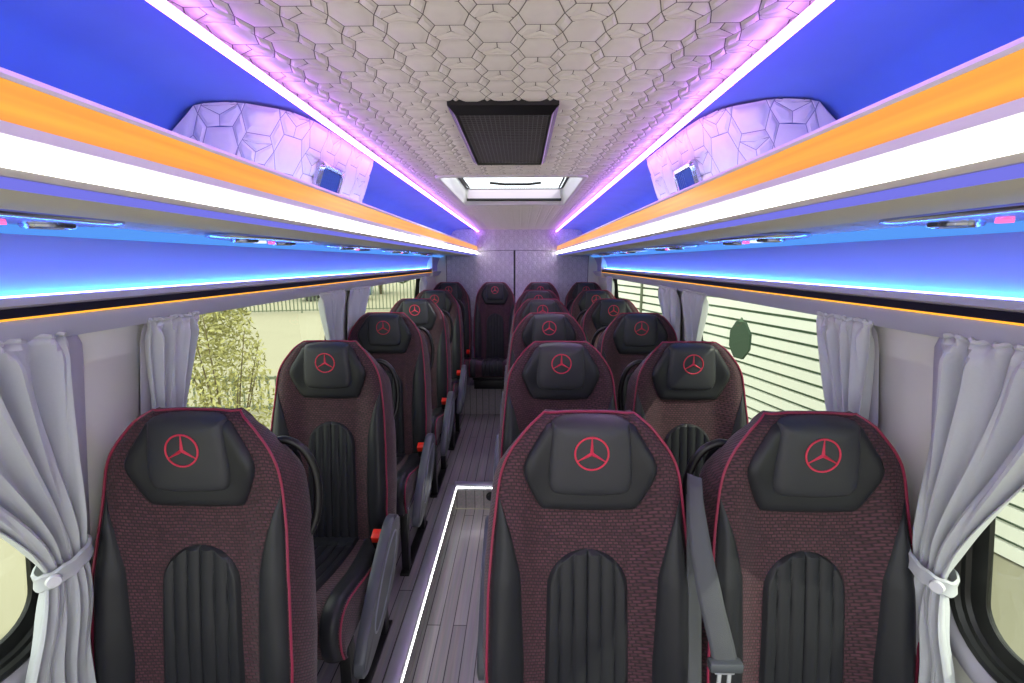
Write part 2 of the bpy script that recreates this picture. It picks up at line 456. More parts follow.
# slim carriers above the ceiling light strips
for nm, s in SID.items():
    bm = bmesh.new(); solid_strip(bm, s, [(.458, EYE+.357), (.439, EYE+.3372), (.428, EYE+.3372), (.428, EYE+.3382), (.437, EYE+.3382), (.455, EYE+.357)], Y0, YR-.005)
    struct('trim_%d' % (16 if s < 0 else 17), bm, M['rail'])
# luggage racks
for nm, s in SID.items():
    side = nm
    r = thing('luggage_rack', 'long overhead luggage rack with orange and white lit edge above %s windows' % nm, 'luggage rack', (X(s, .44), 0, EYE), 'overhead luggage racks')
    inv = Matrix.Translation(-Vector(r.location))
    def part(name, bm, m, smooth=False, par=None):
        for v in bm.verts: v.co = inv @ v.co
        return link(name, bm, m, par or r, smooth)
    y0, y1 = Y0, YR-.01
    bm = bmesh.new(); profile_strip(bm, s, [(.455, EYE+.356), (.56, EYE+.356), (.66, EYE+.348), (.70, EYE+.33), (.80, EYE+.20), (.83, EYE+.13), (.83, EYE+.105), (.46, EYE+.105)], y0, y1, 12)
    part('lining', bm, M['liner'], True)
    bm = bmesh.new(); solid_strip(bm, s, [(.452, EYE+.170), (.440, EYE+.168), (.438, EYE+.172), (.442, EYE+.178), (.453, EYE+.178)], y0, y1)
    part('top_lip', bm, M['rail'], True)
    bm = bmesh.new(); solid_strip(bm, s, [(.452, EYE+.168), (.441, EYE+.168), (.437, EYE+.128), (.452, EYE+.128)], y0, y1)
    o = part('orange_panel', bm, M['orange']); o['label'] = 'backlit orange panel'
    bm = bmesh.new(); solid_strip(bm, s, [(.452, EYE+.128), (.436, EYE+.128), (.434, EYE+.116), (.438, EYE+.1125), (.452, EYE+.1125)], y0, y1)
    part('middle_rail', bm, M['rail'], True)
    bm = bmesh.new(); solid_strip(bm, s, [(.452, EYE+.1125), (.437, EYE+.1125), (.435, EYE+.100), (.440, EYE+.087), (.456, EYE+.087)], y0, y1)
    o = part('light_diffuser', bm, M['e_white'], True); o['label'] = 'glowing white light diffuser'
    bm = bmesh.new(); solid_strip(bm, s, [(.456, EYE+.0868), (.441, EYE+.0868), (.446, EYE+.080), (.462, EYE+.080)], y0, y1)
    part('lower_rail', bm, M['olive'])
    bm = bmesh.new(); solid_strip(bm, s, [(.462, EYE+.079), (.448, EYE+.079), (.462, EYE+.070), (.474, EYE+.072)], y0, y1)
    o = part('accent_light', bm, M['e_blue_soft']); o['label'] = 'soft blue accent light'
    bm = bmesh.new(); profile_strip(bm, s, [(.462, EYE+.070), (.478, EYE+.063), (.515, EYE+.056), (.535, EYE+.058), (.538, EYE+.066)], y0, y1)
    part('bottom_rail', bm, M['olive'], True)
    bm = bmesh.new(); quilt(bm, [(.538, .80, y0, y1)], lambda u, v, h: (X(s, u), v, EYE+.070-h), h=.0025, sx=.05, sy=.048)
    part('quilted_underside', bm, [M['wall_fabric'], M['seam']], True)
    # blue light tape behind the fascia, inside the rack
    bm = bmesh.new(); solid_strip(bm, s, [(.468, EYE+.108), (.480, EYE+.108), (.480, EYE+.112), (.468, EYE+.112)], y0, y1)
    part('light_tape', bm, M['e_blue'])
    # upper strip light
    bm = bmesh.new(); solid_strip(bm, s, [(.438, EYE+.337), (.438, EYE+.328), (.431, EYE+.325), (.425, EYE+.329), (.425, EYE+.337)], Y0, YR-.005)
    o = link('ceiling_light_strip', bm, M['e_purple'], smooth=False)
    tag(o, 'bright violet-white light strip along the %s edge of the quilted ceiling' % nm, 'light strip', 'ceiling light strips')
    # quilted duct cover in the rack
    t = thing('duct_cover', 'quilted pale cover closing part of the %s luggage rack, with air outlet' % nm, 'duct cover', (X(s, .52), 1.36, EYE+.12), 'quilted duct covers')
    inv2 = Matrix.Translation(-Vector(t.location))
    bm = bmesh.new()
    # path in plan from outer wall round the front corner and along the aisle, then profile
    path = [(.80, 1.06), (.66, 1.07), (.55, 1.10), (.50, 1.16), (.475, 1.25), (.472, 1.68)]
    ln = [0]
    for a, b in zip(path, path[1:]): ln.append(ln[-1]+math.hypot(b[0]-a[0], b[1]-a[1]))
    Lp = ln[-1]
    def pp(u):
        u = max(0, min(Lp, u))
        for i in range(len(path)-1):
            if u <= ln[i+1]+1e-9:
                t_ = (u-ln[i])/(ln[i+1]-ln[i]); return (path[i][0]+(path[i+1][0]-path[i][0])*t_, path[i][1]+(path[i+1][1]-path[i][1])*t_)
    def cov(u, v, h):
        hwid, y = pp(u); a, b = pp(u-.01), pp(u+.01)
        n = Vector((-(b[1]-a[1]), (b[0]-a[0]))).normalized()
        # v 0 bottom .. .24 top ; lean towards the aisle at the top, more outward at the bottom
        lean = .085*(1-v/.235)*ss(.1, .35, u)
        top = interp([(.40, .350), (.62, .350), (.68, .338), (.72, .30), (.80, .20)], hwid)
        z = .11+(top-.11)*v/.235
        p = Vector((hwid+lean, y)) + n*h*(1)
        return (X(s, p.x), p.y, EYE+z)
    quilt(bm, [(0, Lp, 0, .235)], cov, h=.005, sx=.088, sy=.072)
    for v in bm.verts: v.co = inv2 @ v.co
    link('quilted_panel', bm, [M['cover'], M['seam_pale']], t)
    # end face towards the rear
    bm = bmesh.new()
    vs = [bm.verts.new(inv2 @ Vector((X(s, h_), 1.68, EYE+z_))) for h_, z_ in ((.557, .11), (.472, .350), (.66, .348), (.70, .33), (.80, .20), (.82, .11))]
    bm.faces.new(vs); link('end_panel', bm, M['cover'], t, False)
    # air outlet
    vc = Vector(cov(.535, .118, .004)); vu = (Vector(cov(.595, .118, .004))-Vector(cov(.475, .118, .004))).normalized(); vv = (Vector(cov(.535, .16, .004))-Vector(cov(.535, .07, .004))).normalized(); vn = vu.cross(vv)
    if vn.x*s > 0: vn = -vn
    def loc(a, b, c): return inv2 @ (vc+vu*a+vv*b+vn*c)
    bm = bmesh.new()
    def rr2(w, h, r, c):
        return [bm.verts.new(loc(a, b, c)) for a, b in rrect(-w, w, -h, h, r, 5)]
    R = [rr2(.078, .042, .018, 0), rr2(.078, .042, .018, .010), rr2(.072, .036, .015, .015), rr2(.062, .028, .008, .015), rr2(.060, .026, .006, .005)]
    for A, B in zip(R, R[1:]):
        for i in range(len(A)): bm.faces.new((A[i], A[(i+1) % len(A)], B[(i+1) % len(A)], B[i]))
    o = link('air_outlet', bm, M['console'], t); o['label'] = 'chrome framed air outlet'
    bm = bmesh.new()
    bm.faces.new([bm.verts.new(loc(a, b, .0055)) for a, b in rrect(-.060, .060, -.026, .026, .006, 5)])
    for k in range(9):
        a = -.052+k*.013
        b2 = bmesh.new(); box(b2, -1, 1, -1, 1, -1, 1)
        for v in b2.verts: v.co = loc(a+v.co.x*.0014+v.co.z*.002, v.co.y*.025, .0095+v.co.z*.004)
        merge(bm, b2)
    link('louvres', bm, M['louvre'], o, False)

# service consoles under the racks
def make_console(s, nm, y, label):
    t = thing('service_console', label, 'console', (X(s, .67), y, EYE+.062), 'overhead service consoles')
    bm = bmesh.new()
    n = 40; rings = []
    for sc_, z in ((1.0, .004), (1.0, -.001), (.95, -.004), (.80, -.006), (.5, -.007), (.2, -.0075)):
        rings.append([bm.verts.new((.085*sc_*math.copysign(abs(math.sin(a))**.8, math.sin(a)), .20*sc_*math.copysign(abs(math.cos(a))**.7, math.cos(a)), z)) for a in [k*2*math.pi/n for k in range(n)]])
    for A, B in zip(rings, rings[1:]):
        for i in range(n): bm.faces.new((A[i], A[(i+1) % n], B[(i+1) % n], B[i]))
    bm.faces.new(rings[-1])
    link('housing', bm, M['console'], t)
    for yy in (-.10, .10):
        bm = bmesh.new(); tube(bm, [(.028*math.cos(a), yy+.028*math.sin(a), -.008) for a in [k*2*math.pi/24 for k in range(24)]], .0045, 8, closed=True)
        nz = link('air_nozzle', bm, M['console'], t)
        bm = bmesh.new(); cyl(bm, (0, yy, -.007), (0, 0, 1), .02, .008, 20); link('nozzle_core', bm, M['black'], nz)
    bm = bmesh.new(); cyl(bm, (0, -.03, -.009), (0, 0, 1), .016, .005, 20); o = link('reading_lamp', bm, M['e_lamp'], t); o['label'] = 'lit round reading lamp'
    bm = bmesh.new(); cyl(bm, (0, .03, -.009), (0, 0, 1), .009, .005, 16); o = link('call_button', bm, M['e_pink'], t); o['label'] = 'pink lit button'
    return t
ordw = ['nearest', 'second', 'third', 'fourth', 'fifth']
for nm, s in SID.items():
    for k, y in enumerate((.60, 1.30, 2.0, 2.75, 3.5)):
        make_console(s, nm, y, 'oval glossy air and lamp console under the %s rack, %s from the camera' % (nm, ordw[k]))

# floor: raised platforms, sunken aisle, rear step
SUNK = -.18; XL0, XL1 = -.49, -.43; XRr = -.085; YS = 2.93
bm = bmesh.new()
def q(*p): bm.faces.new([bm.verts.new(c) for c in p])
q((X(-1, 1.0), Y0, 0), (XL0, Y0, 0), (XL0, YR, 0), (X(-1, 1.0), YR, 0))
q((XRr+.045, Y0, 0), (X(1, 1.0), Y0, 0), (X(1, 1.0), YR, 0), (XRr+.045, YR, 0))
q((XL0, YS, 0), (XRr+.045, YS, 0), (XRr+.045, YR, 0), (XL0, YR, 0))
q((XL0, Y0, SUNK), (XRr+.045, Y0, SUNK), (XRr+.045, YS, SUNK), (XL0, YS, SUNK))
q((XL1-.02, Y0, SUNK), (XL1-.02, YS, SUNK), (XL1-.02, YS, 0), (XL1-.02, Y0, 0))
q((XRr+.02, Y0, SUNK), (XRr+.02, YS, SUNK), (XRr+.02, YS, 0), (XRr+.02, Y0, 0))
q((XL0, YS+.01, SUNK), (XRr+.04, YS+.01, SUNK), (XRr+.04, YS+.01, 0), (XL0, YS+.01, 0))
struct('floor', bm, M['planks'])
# vertical face planks of the step: darker riser boards share the laminate; rear seat base
bm = bmesh.new(); box(bm, X(-1, .97), X(1, .97), 4.40, YR-.002, .001, .30, .006)
struct('floor_rear_step', bm, M['planks'])
bm = bmesh.new(); box(bm, XL0, XL1, Y0, YS-.02, -.03, .014, .006, 3); struct('trim_11', bm, M['chrome'], True)
bm = bmesh.new(); box(bm, XL1-.02, XRr+.02, YS-.02, YS+.035, -.03, .010, .005, 3); struct('trim_12', bm, M['chrome'], True)
bm = bmesh.new(); box(bm, XRr, XRr+.045, Y0, YS-.02, -.03, .014, .006, 3); struct('trim_13', bm, M['chrome'], True)
bm = bmesh.new(); box(bm, XL1+.0005, XL1+.003, Y0, YS-.02, -.013, -.007); 
tag(link('light_line', bm, M['e_floor'], smooth=False), 'thin white light line on the inner edge of the aluminium aisle rail', 'light strip')
bm = bmesh.new(); box(bm, XL1+.01, XRr, YS-.023, YS-.0205, -.013, -.007)
tag(link('light_line', bm, M['e_floor'], smooth=False), 'thin white light line across the edge of the aisle step', 'light strip')
bm = bmesh.new(); box(bm, XRr-.003, XRr-.0005, Y0, YS-.03, -.013, -.007)
tag(link('light_line', bm, M['e_floor'], smooth=False), 'thin white light line under the aluminium rail below the aisle seats', 'light strip')
t = thing('floor_socket', 'small round black socket on the face of the aisle step', 'socket', (-.20, YS+.008, -.085))
bm = bmesh.new(); cyl(bm, (0, -.003, 0), (0, 1, 0), .032, .008, 28); link('socket_plate', bm, M['black'], t)
bm = bmesh.new(); cyl(bm, (0, -.009, 0), (0, 1, 0), .02, .006, 24); link('socket_cap', bm, M['rubber'], t)

# rear wall with doors
def rear_panel(name, x0, x1, z0, ztop, y, st=True, sx=.032):
    bm = bmesh.new()
    def P(u, v, h):
        k = (v-z0)/(EYE+.125-z0); return (u, y-h, z0+(ztop(u)-z0)*k)
    quilt(bm, [(x0, x1, z0, EYE+.125)], P, h=.004, sx=.05, sy=.048)
    return struct(name, bm, [M['quilt_rear'], M['seam_pale']], True)
arch = lambda u: EYE+.125-.045*abs((u-CX)/.8)**2.2
rear_panel('door_1', -.885+.06, -.078, .30, arch, YR)
rear_panel('door_2', -.058, .815-.07, .30, arch, YR)
bm = bmesh.new(); quilt(bm, [(X(-1, .86), X(1, .86), 0, .30)], lambda u, v, h: (u, YR-.012-h, arch(u)+.004+v), h=.004, sx=.05, sy=.048)
struct('wall_rear', bm, [M['quilt_rear'], M['seam_pale']], True)
bm = bmesh.new(); box(bm, X(-1, 1.0), X(1, 1.0), YR+.012, YR+.03, 0, EYE+.45); struct('wall_rear_backing', bm, M['black'])
for s, k in ((-1, 14), (1, 15)):
    bm = bmesh.new(); box(bm, *sorted((X(s, .79), X(s, .99))), YR-.03, YR+.01, 0, EYE+.12, .008); struct('trim_%d' % k, bm, M['wall'])
# front bulk of the shell is open towards the windscreen

# ------------------------------------------------------------------ roof fittings
t = thing('air_grille', 'black rectangular air-conditioning grille in the quilted ceiling', 'air grille', (CX, 1.32, ZC))
gw, gl0, gl1 = .124, 1.09, 1.68
bm = bmesh.new()
def fr(w, y0, y1, z): return [bm.verts.new((x, y-1.32, z)) for x, y in ((-w, y0), (w, y0), (w, y1), (-w, y1))]
R = [fr(gw, gl0, gl1, .0), fr(gw, gl0, gl1, -.012), fr(gw-.016, gl0+.03, gl1-.012, -.024), fr(gw-.018, gl0+.034, gl1-.014, -.012)]
for A, B in zip(R, R[1:]):
    for i in range(4): bm.faces.new((A[i], A[(i+1) % 4], B[(i+1) % 4], B[i]))
link('frame', bm, M['black'], t, False)
for sgn in (-1, 1):
    bm = bmesh.new(); vs = [bm.verts.new(p) for p in ((sgn*(gw+.003), gl0-1.32, -.001), (sgn*(gw+.003), gl1-1.32, -.001), (sgn*(gw-.014), gl1-1.33, -.0255), (sgn*(gw-.014), gl0-1.29, -.0255), (sgn*(gw-.002), gl0-1.32, -.001), (sgn*(gw-.002), gl1-1.32, -.001))]
    bm.faces.new(vs[:4]); link('side_trim', bm, M['trim'], t, False)
bm = bmesh.new(); box(bm, -gw+.018, gw-.018, gl0-1.286, gl1-1.334, -.012, -.008)
link('backing', bm, M['black'], t, False)
bm = bmesh.new(); rndg = random.Random(3)
x = -gw+.02
while x < gw-.02:
    box(bm, x, x+.0013, gl0-1.284, gl1-1.336, -.0175, -.0125); x += .0115
y = gl0-1.28
while y < gl1-1.336:
    box(bm, -gw+.019, gw-.019, y, y+.0018, -.0185, -.0170); y += .016
link('mesh_screen', bm, mat('grille_wire', rgb(120, 116, 124), .35, metal=.3), t, False)

t = thing('roof_hatch', 'rectangular glass roof hatch with pale frame and half drawn blind', 'roof hatch', (CX, 2.46, ZC))
bm = bmesh.new()
def hr(dx, dy, r, z): return [bm.verts.new((a, b-2.46, z)) for a, b in rrect(-.30-dx, .30+dx, HY0-dy, HY1+dy, r, 6)]
R = [hr(.022, .03, .05, -.001), hr(.020, .028, .05, -.008), hr(.008, .012, .04, -.010), hr(.0, .0, .03, -.008), hr(-.002, -.002, .03, .004), hr(-.006, -.010, .03, .085)]
for A, B in zip(R, R[1:]):
    for i in range(len(A)): bm.faces.new((A[i], A[(i+1) % len(A)], B[(i+1) % len(A)], B[i]))
link('frame', bm, M['hatchtrim'], t)
bm = bmesh.new(); R = [hr(-.006, -.010, .03, .085), hr(-.02, -.02, .03, .087)]
for i in range(len(R[0])): bm.faces.new((R[0][i], R[0][(i+1) % len(R[0])], R[1][(i+1) % len(R[0])], R[1][i]))
link('seal', bm, M['rubber'], t, False)
bm = bmesh.new(); bm.faces.new(hr(-.006, -.010, .03, .089)); link('glass', bm, M['glass_roof'], t, False)
bm = bmesh.new(); grid(bm, lambda u, v: (-.275+.55*u, HY1-.09-2.46+.05*v, .014+.062*v+.004*math.sin(u*9)*(1-v)), 30, 8); grid(bm, lambda u, v: (-.275+.55*u, HY1-.06-2.46+.004*v, .016+.003*v), 2, 1)
link('blind', bm, M['blind'], t)
bm = bmesh.new(); tube(bm, [(-.28, .38, .012), (.28, .38, .012)], .008); link('pull_bar', bm, M['black'], t)
for sg in (-1, 1):
    bm = bmesh.new(); tube(bm, [(sg*.262, -.30, .09), (sg*.255, .0, .06), (sg*.262, .33, .075)], .006); link('hinge_arm', bm, M['black'], t)
bm = bmesh.new(); tube(bm, [(-.13, .17, .074), (-.05, .17, .066), (.08, .17, .066), (.15, .17, .074)], .007); link('release_handle', bm, M['black'], t)

# ------------------------------------------------------------------ curtains
def curtain(label, s, ya, yb, yt, zt=.885, wt=.03, wb=.10, seed=0, folds=7, tie=True, front=.0, group='window curtains', zb=.50):
    rnd = random.Random(seed); ph = rnd.random()*6
    zt0 = EYE-.142
    yc = (ya+yb)/2
    t = thing('curtain', label, 'curtain', (X(s, .87), yc, zt0), group)
    loc = Vector(t.location)
    def P(u, v, off=0):
        z = zt0 + (zb-zt0)*v
        vt = (zt0-zt)/(zt0-zb)
        if v <= vt:
            k = v/vt; e = k**.95 if tie else k*.2
            e = e*.55+.45*(3*e*e-2*e**3) if tie else e
            y0, y1 = ya+(yt-wt-ya)*e, yb+(yt+wt-yb)*e
        else:
            k = (v-vt)/(1-vt); e = math.sin(min(1, k*1.3)*math.pi/2)
            y0, y1 = yt-wt-(wb-wt)*e*.9, yt+wt-(wb-wt)*e*.05
            if not tie: y0, y1 = ya+(yt-wt-ya)*.2, yb+(yt+wt-yb)*.2
        w = y1-y0
        u2 = u + .025*math.sin(u*folds*4.1+ph+v*2)
        y = y0+w*u2
        amp = min(.020, .010+w*.03)*(1-.5*math.exp(-((v-vt)/.05)**2) if tie else 1)
        head = math.exp(-(v/.03)**2)
        f = math.sin(u*folds*2*math.pi+ph+1.5*math.sin(v*3+ph)) + .35*math.sin(u*folds*4.7*math.pi+ph*2+v*4)
        f2 = math.sin(u*folds*4*math.pi+ph)
        dep = amp*(f*(1-head)+.5*f2*head)
        # the drop wraps forward of the wall; follow the lean of the wall
        hwz = wall_hw(z) - .030 - .015*ss(0, vt, v)
        tiebulge = .012*math.exp(-((v-vt-.12)/.1)**2) if tie else 0
        return Vector((X(s, hwz - dep - tiebulge + off), y, z)) - loc
    bm = bmesh.new(); grid(bm, lambda u, v: P(u, v), folds*14, 60)
    c = link('cloth', bm, M['curtain'], t)
    md = c.modifiers.new('th', 'SOLIDIFY'); md.thickness = .002
    # gathered heading
    bm = bmesh.new(); tube(bm, [P(u/60, .003) + Vector((0, 0, .004+.003*math.sin(u*1.1))) for u in range(61)], .005, 6)
    link('heading', bm, M['curtain'], t)
    if tie:
        # tieback: a band round the gathered cloth with a button
        hx = X(s, wall_hw(zt)-.045) - loc.x
        bm = bmesh.new()
        n = 40; R = []
        for dz, g in ((-.018, -.002), (-.014, .003), (0, .001), (.014, .003), (.018, -.002)):
            R.append([bm.verts.new((hx+(.032+g)*math.cos(a), yt-loc.y+(wt+.012+g)*math.sin(a), zt-loc.z+dz+.012*math.sin(a)+.0015*math.sin(a*9))) for a in [k*2*math.pi/n for k in range(n)]])
        for A, B in zip(R, R[1:]):
            for i in range(n): bm.faces.new((A[i], A[(i+1) % n], B[(i+1) % n], B[i]))
        tb = link('tieback', bm, M['curtain'], t)
        ang = math.radians(-50)
        px, py = hx-s*(.038)*math.cos(ang), yt-loc.y+(wt+.018)*math.sin(ang)
        bm = bmesh.new(); cyl(bm, (px-s*.003, py-.003, zt-loc.z-.008), (-s*.8, -.6, 0), .013, .007, 20, .011)
        b = link('button', bm, mat('pearl_button', rgb(225, 225, 230), .25), tb); b['label'] = 'pearly round button'
    return t
curtain('grey curtain gathered by a tieback beside the nearest left seat', -1, .50, .880, .85, wt=.042, wb=.12, seed=3, folds=5)
curtain('grey curtain at the front edge of the second left window, behind the nearest left seat', -1, 1.09, 1.27, 1.15, seed=4, folds=4, zt=.95)
curtain('grey curtain at the rear edge of the second left window', -1, 2.08, 2.35, 2.28, seed=5, folds=5, zt=.95)
curtain('grey curtain at the front edge of the rear left window', -1, 2.47, 2.76, 2.52, seed=6, folds=5, zt=.95)
curtain('grey curtain at the far end of the rear left window', -1, 4.20, 4.42, 4.36, seed=7, folds=4, zt=.95)
curtain('grey curtain gathered by a tieback beside the nearest right window seat', 1, .62, .900, .895, wt=.036, wb=.09, seed=8, folds=4, zt=.86)
curtain('grey curtain at the front edge of the second right window, past the bare pillar', 1, 1.09, 1.28, 1.15, seed=9, folds=4, zt=.90)
curtain('grey curtain at the rear edge of the second right window', 1, 2.08, 2.35, 2.28, seed=10, folds=5, zt=.95)
curtain('grey curtain at the front edge of the rear right window', 1, 2.47, 2.76, 2.52, seed=11, folds=5, zt=.95)
curtain('grey curtain at the far end of the rear right window', 1, 4.20, 4.42, 4.36, seed=12, folds=4, zt=.95)

# ------------------------------------------------------------------ seats
HWT = [(.30, .205), (.40, .220), (.60, .228), (.78, .224), (.895, .215), (.955, .208), (1.0, .203), (1.035, .197), (1.066, .187), (1.10, .170), (1.122, .154), (1.143, .140), (1.157, .128), (1.167, .117), (1.175, .105), (1.182, .090)]
_hwc = {}
def hw(z):
    k = round(z, 5)
    if k not in _hwc:
        f = lambda q: interp(HWT, q if q < 1.06 else 1.06+(q-1.06)/.89)
        _hwc[k] = sum(f(z+d*.006)*w for d, w in ((-2, 1), (-1, 2), (0, 3), (1, 2), (2, 1)))/9
    return _hwc[k]
YB = [(.30, -.02), (.38, -.005), (.5, .008), (.65, .024), (.8, .045), (.92, .062), (1.0, .068), (1.08, .068), (1.19, .074)]
ZT = 1.168
def ybase(z): return interp(YB, z)
def roundoff(z, r=.03):
    d = z-(ZT-r)
    return 0 if d <= 0 else r-math.sqrt(max(0, r*r-d*d))
def F(x, z):
    w = hw(z); u = min(1, abs(x)/max(w, .02))
    A = interp([(.36, .030), (.55, .046), (.8, .046), (.95, .030), (1.06, .022), (1.19, .006)], z)
    y = ybase(z) - A*ss(.42, .86, u) + .010*ss(.88, 1.0, u)
    return y + roundoff(z)
def PB(x, z, h): return (x, F(x, z)-h, z)
TH = .115
def make_backrest(parent):
    bm = bmesh.new(); rows = []
    zs = [.33+(1.13-.33)*k/46 for k in range(46)] + [1.13+(ZT-1.13)*math.sin(k/9*math.pi/2) for k in range(10)]
    nf = 40
    def drop(z, f): return z - .085*f**1.05*ss(.93, 1.15, z)
    for z in zs:
        w = hw(z); ro = roundoff(z); r = []
        for i in range(nf+1):
            x = -w + 2*w*i/nf; r.append((x, F(x, z), z))
        yb = ybase(z)+TH-ro; ye = F(w, z)
        for k, (dx, f) in enumerate(((.006, .12), (.013, .3), (.015, .5), (.010, .72), (-.004, .9))):
            r.append((w+dx, ye+(yb-ye)*f, drop(z, f)))
        for i in range(9):
            x = (w-.018)*(1-2*i/8); r.append((x, yb+.006*(1-(x/w)**2), drop(z, 1)))
        for k, (dx, f) in enumerate(((-.004, .9), (.010, .72), (.015, .5), (.013, .3), (.006, .12))):
            r.append((-w-dx, ye+(yb-ye)*f, drop(z, f)))
        rows.append([bm.verts.new(p) for p in r])
    n = len(rows[0])
    for A, B in zip(rows, rows[1:]):
        for i in range(n): bm.faces.new((A[i], A[(i+1) % n], B[(i+1) % n], B[i]))
    bm.faces.new(rows[0]); 
    top = rows[-1]; bm.faces.new(top)
    b = link('backrest', bm, M['weave'], parent); b['label'] = 'backrest in red and black woven fabric'
    # hard rear shell
    bm = bmesh.new()
    def sh(u, v):
        z = .36+(1.05-.36)*v; w = (hw(z)-.012)
        a = (u*2-1); x = w*a
        return (x, ybase(z)+TH+.014-.02*abs(a)**6-(.012 if v in (0, 1) else 0), z)
    grid(bm, sh, 20, 24); link('back_shell', bm, M['plastic'], parent)
    # leather side bolsters
    def inner(z): return interp([(.36, .150), (.6, .143), (.81, .152), (.895, .172), (.95, .190), (.985, .203)], z)
    for s in (-1, 1):
        bm = bmesh.new()
        def bo(u, v, s=s):
            z = .37+(.985-.37)*v
            a, b_ = inner(z), hw(z)-.003
            if b_ < a: b_ = a
            x = a+(b_-a)*u
            e = min(1, (b_-a)/.03)
            h = (.0015+.009*math.sin(math.pi*min(1, max(0, u)))**.55*e) if 0 < u < 1 else -.002
            return (s*x, F(x, z)-h, z)
        grid(bm, bo, 14, 50); o = link('side_bolster', bm, M['leather'], b); o['label'] = 'black leather side bolster'
    # channelled centre panel
    bm = bmesh.new()
    def arch_w(z):
        if z > .758: return .094*math.sqrt(max(0, 1-((z-.758)/.094)**2))
        return .094+.008*(.758-z)/.4
    def ce(u, v):
        z = .37+(.8515-.37)*(1-(1-v)**1.6)
        w = arch_w(z); x = (2*u-1)*w
        edge = min(w-abs(x), .8525-z)
        q_ = .0315; ch = abs(math.sin(math.pi*x/q_ + math.pi*0))**.45
        e = max(0, min(1, edge/.010))
        h = -.002 + e**.6*.005 + .0075*ch*e
        return (x, F(x, z)-h, z)
    grid(bm, ce, 96, 60); o = link('centre_panel', bm, M['leather'], b); o['label'] = 'channelled black leather panel'
    # six-sided head pad and its cushion
    hp = [(-.088, 1.163), (.088, 1.163), (.116, 1.118), (.151, 1.060), (.147, 1.025), (.114, .952), (.098, .941), (-.098, .941), (-.114, .952), (-.147, 1.025), (-.151, 1.060), (-.116, 1.118)]
    bm = bmesh.new(); pad(bm, resample(chaikin(hp, 2), .012), (0, 1.07), .022, PB, ((1, -.25), (.985, .12), (.96, .42), (.92, .68), (.86, .86), (.78, .96), (.6, 1.0), (.3, 1.0))); hpad = link('head_pad', bm, M['leather'], b); hpad['label'] = 'six-sided black leather head pad'
    ip = [(-.082, 1.1655), (.082, 1.1655), (.088, 1.14), (.097, 1.03), (.092, 1.000), (.074, .985), (-.074, .985), (-.092, 1.000), (-.097, 1.03), (-.088, 1.14)]
    def PI(x, z, h): 
        return (x, min(F(x, z), ybase(z)+roundoff(z)-.004)-h+.2*x*x, z)
    bm = bmesh.new(); pad(bm, resample(chaikin(ip, 2), .010), (0, 1.095), .033, PI, ((1, .15), (.985, .45), (.96, .68), (.92, .84), (.86, .94), (.76, 1.0), (.5, 1.05), (.2, 1.07))); link('head_cushion', bm, M['leather_pad'], hpad)
    # embroidered ring with three-pointed star
    bm = bmesh.new(); ez = 1.092; ey = ybase(ez)-.004-.033*1.07
    sl = (ybase(1.12)-ybase(1.06))/.06
    def E(a, c, d=0): return (a, ey+sl*c-d+.2*a*a, ez+c)
    tube(bm, [E(.036*math.cos(k*2*math.pi/48), .036*math.sin(k*2*math.pi/48)) for k in range(48)], .0022, 8, closed=True)
    for k in range(3):
        a = math.radians(90+120*k); d = Vector((math.cos(a), math.sin(a))); n_ = Vector((-d.y, d.x))
        vs = []
        for (r_, w_) in ((0, .0042), (.034, .0012)):
            for sg in (-1, 1): vs.append((d*r_+n_*w_*sg, 0.0))
        top = [(d*0, .004), (d*.034, .0018)]
        c0 = bm.verts.new(E(vs[0][0].x, vs[0][0].y)); c1 = bm.verts.new(E(vs[1][0].x, vs[1][0].y)); c2 = bm.verts.new(E(vs[3][0].x, vs[3][0].y)); c3 = bm.verts.new(E(vs[2][0].x, vs[2][0].y))
        t0 = bm.verts.new(E(0, 0, .004)); t1 = bm.verts.new(E(top[1][0].x, top[1][0].y, .0018))
        bm.faces.new((c0, t0, t1, c3)); bm.faces.new((c1, c2, t1, t0)); bm.faces.new((c0, c1, t0)); bm.faces.new((c3, t1, c2))
    o = link('emblem', bm, M['emblem'], hpad); o['label'] = 'red ring emblem with three-pointed star'
    # piping round the face
    bm = bmesh.new(); pts = []
    zz = [.36+(1.1655-.36)*k/70 for k in range(71)]
    for z in zz: pts.append((-hw(z)-.001, F(hw(z), z)-.002, z))
    for k in range(1, 16): 
        x = -hw(1.1655)+2*hw(1.1655)*k/16; pts.append((x, F(x, 1.1655)-.001, 1.1675))
    for z in zz[::-1]: pts.append((hw(z)+.001, F(hw(z), z)-.002, z))
    tube(bm, pts, .0030, 7); o = link('piping', bm, M['piping'], b); o['label'] = 'crimson piping'
    return b

CP = [(.05, .385), (-.05, .385), (-.15, .395), (-.27, .418), (-.38, .445), (-.44, .455), (-.478, .448), (-.500, .425), (-.508, .39), (-.505, .35), (-.49, .31)]
cl = [0]
for a, b in zip(CP, CP[1:]): cl.append(cl[-1]+math.hypot(b[0]-a[0], b[1]-a[1]))
def cp(s):
    s = max(0, min(cl[-1], s))
    for i in range(len(CP)-1):
        if s <= cl[i+1]+1e-9:
            # catmull-rom
            t = (s-cl[i])/(cl[i+1]-cl[i]); p0, p1, p2, p3 = CP[max(0, i-1)], CP[i], CP[i+1], CP[min(len(CP)-1, i+2)]
            f = lambda k: .5*((2*p1[k])+(-p0[k]+p2[k])*t+(2*p0[k]-5*p1[k]+4*p2[k]-p3[k])*t*t+(-p0[k]+3*p1[k]-3*p2[k]+p3[k])*t**3)
            return Vector((f(0), f(1)))
CL = cl[-1]
CW = .225
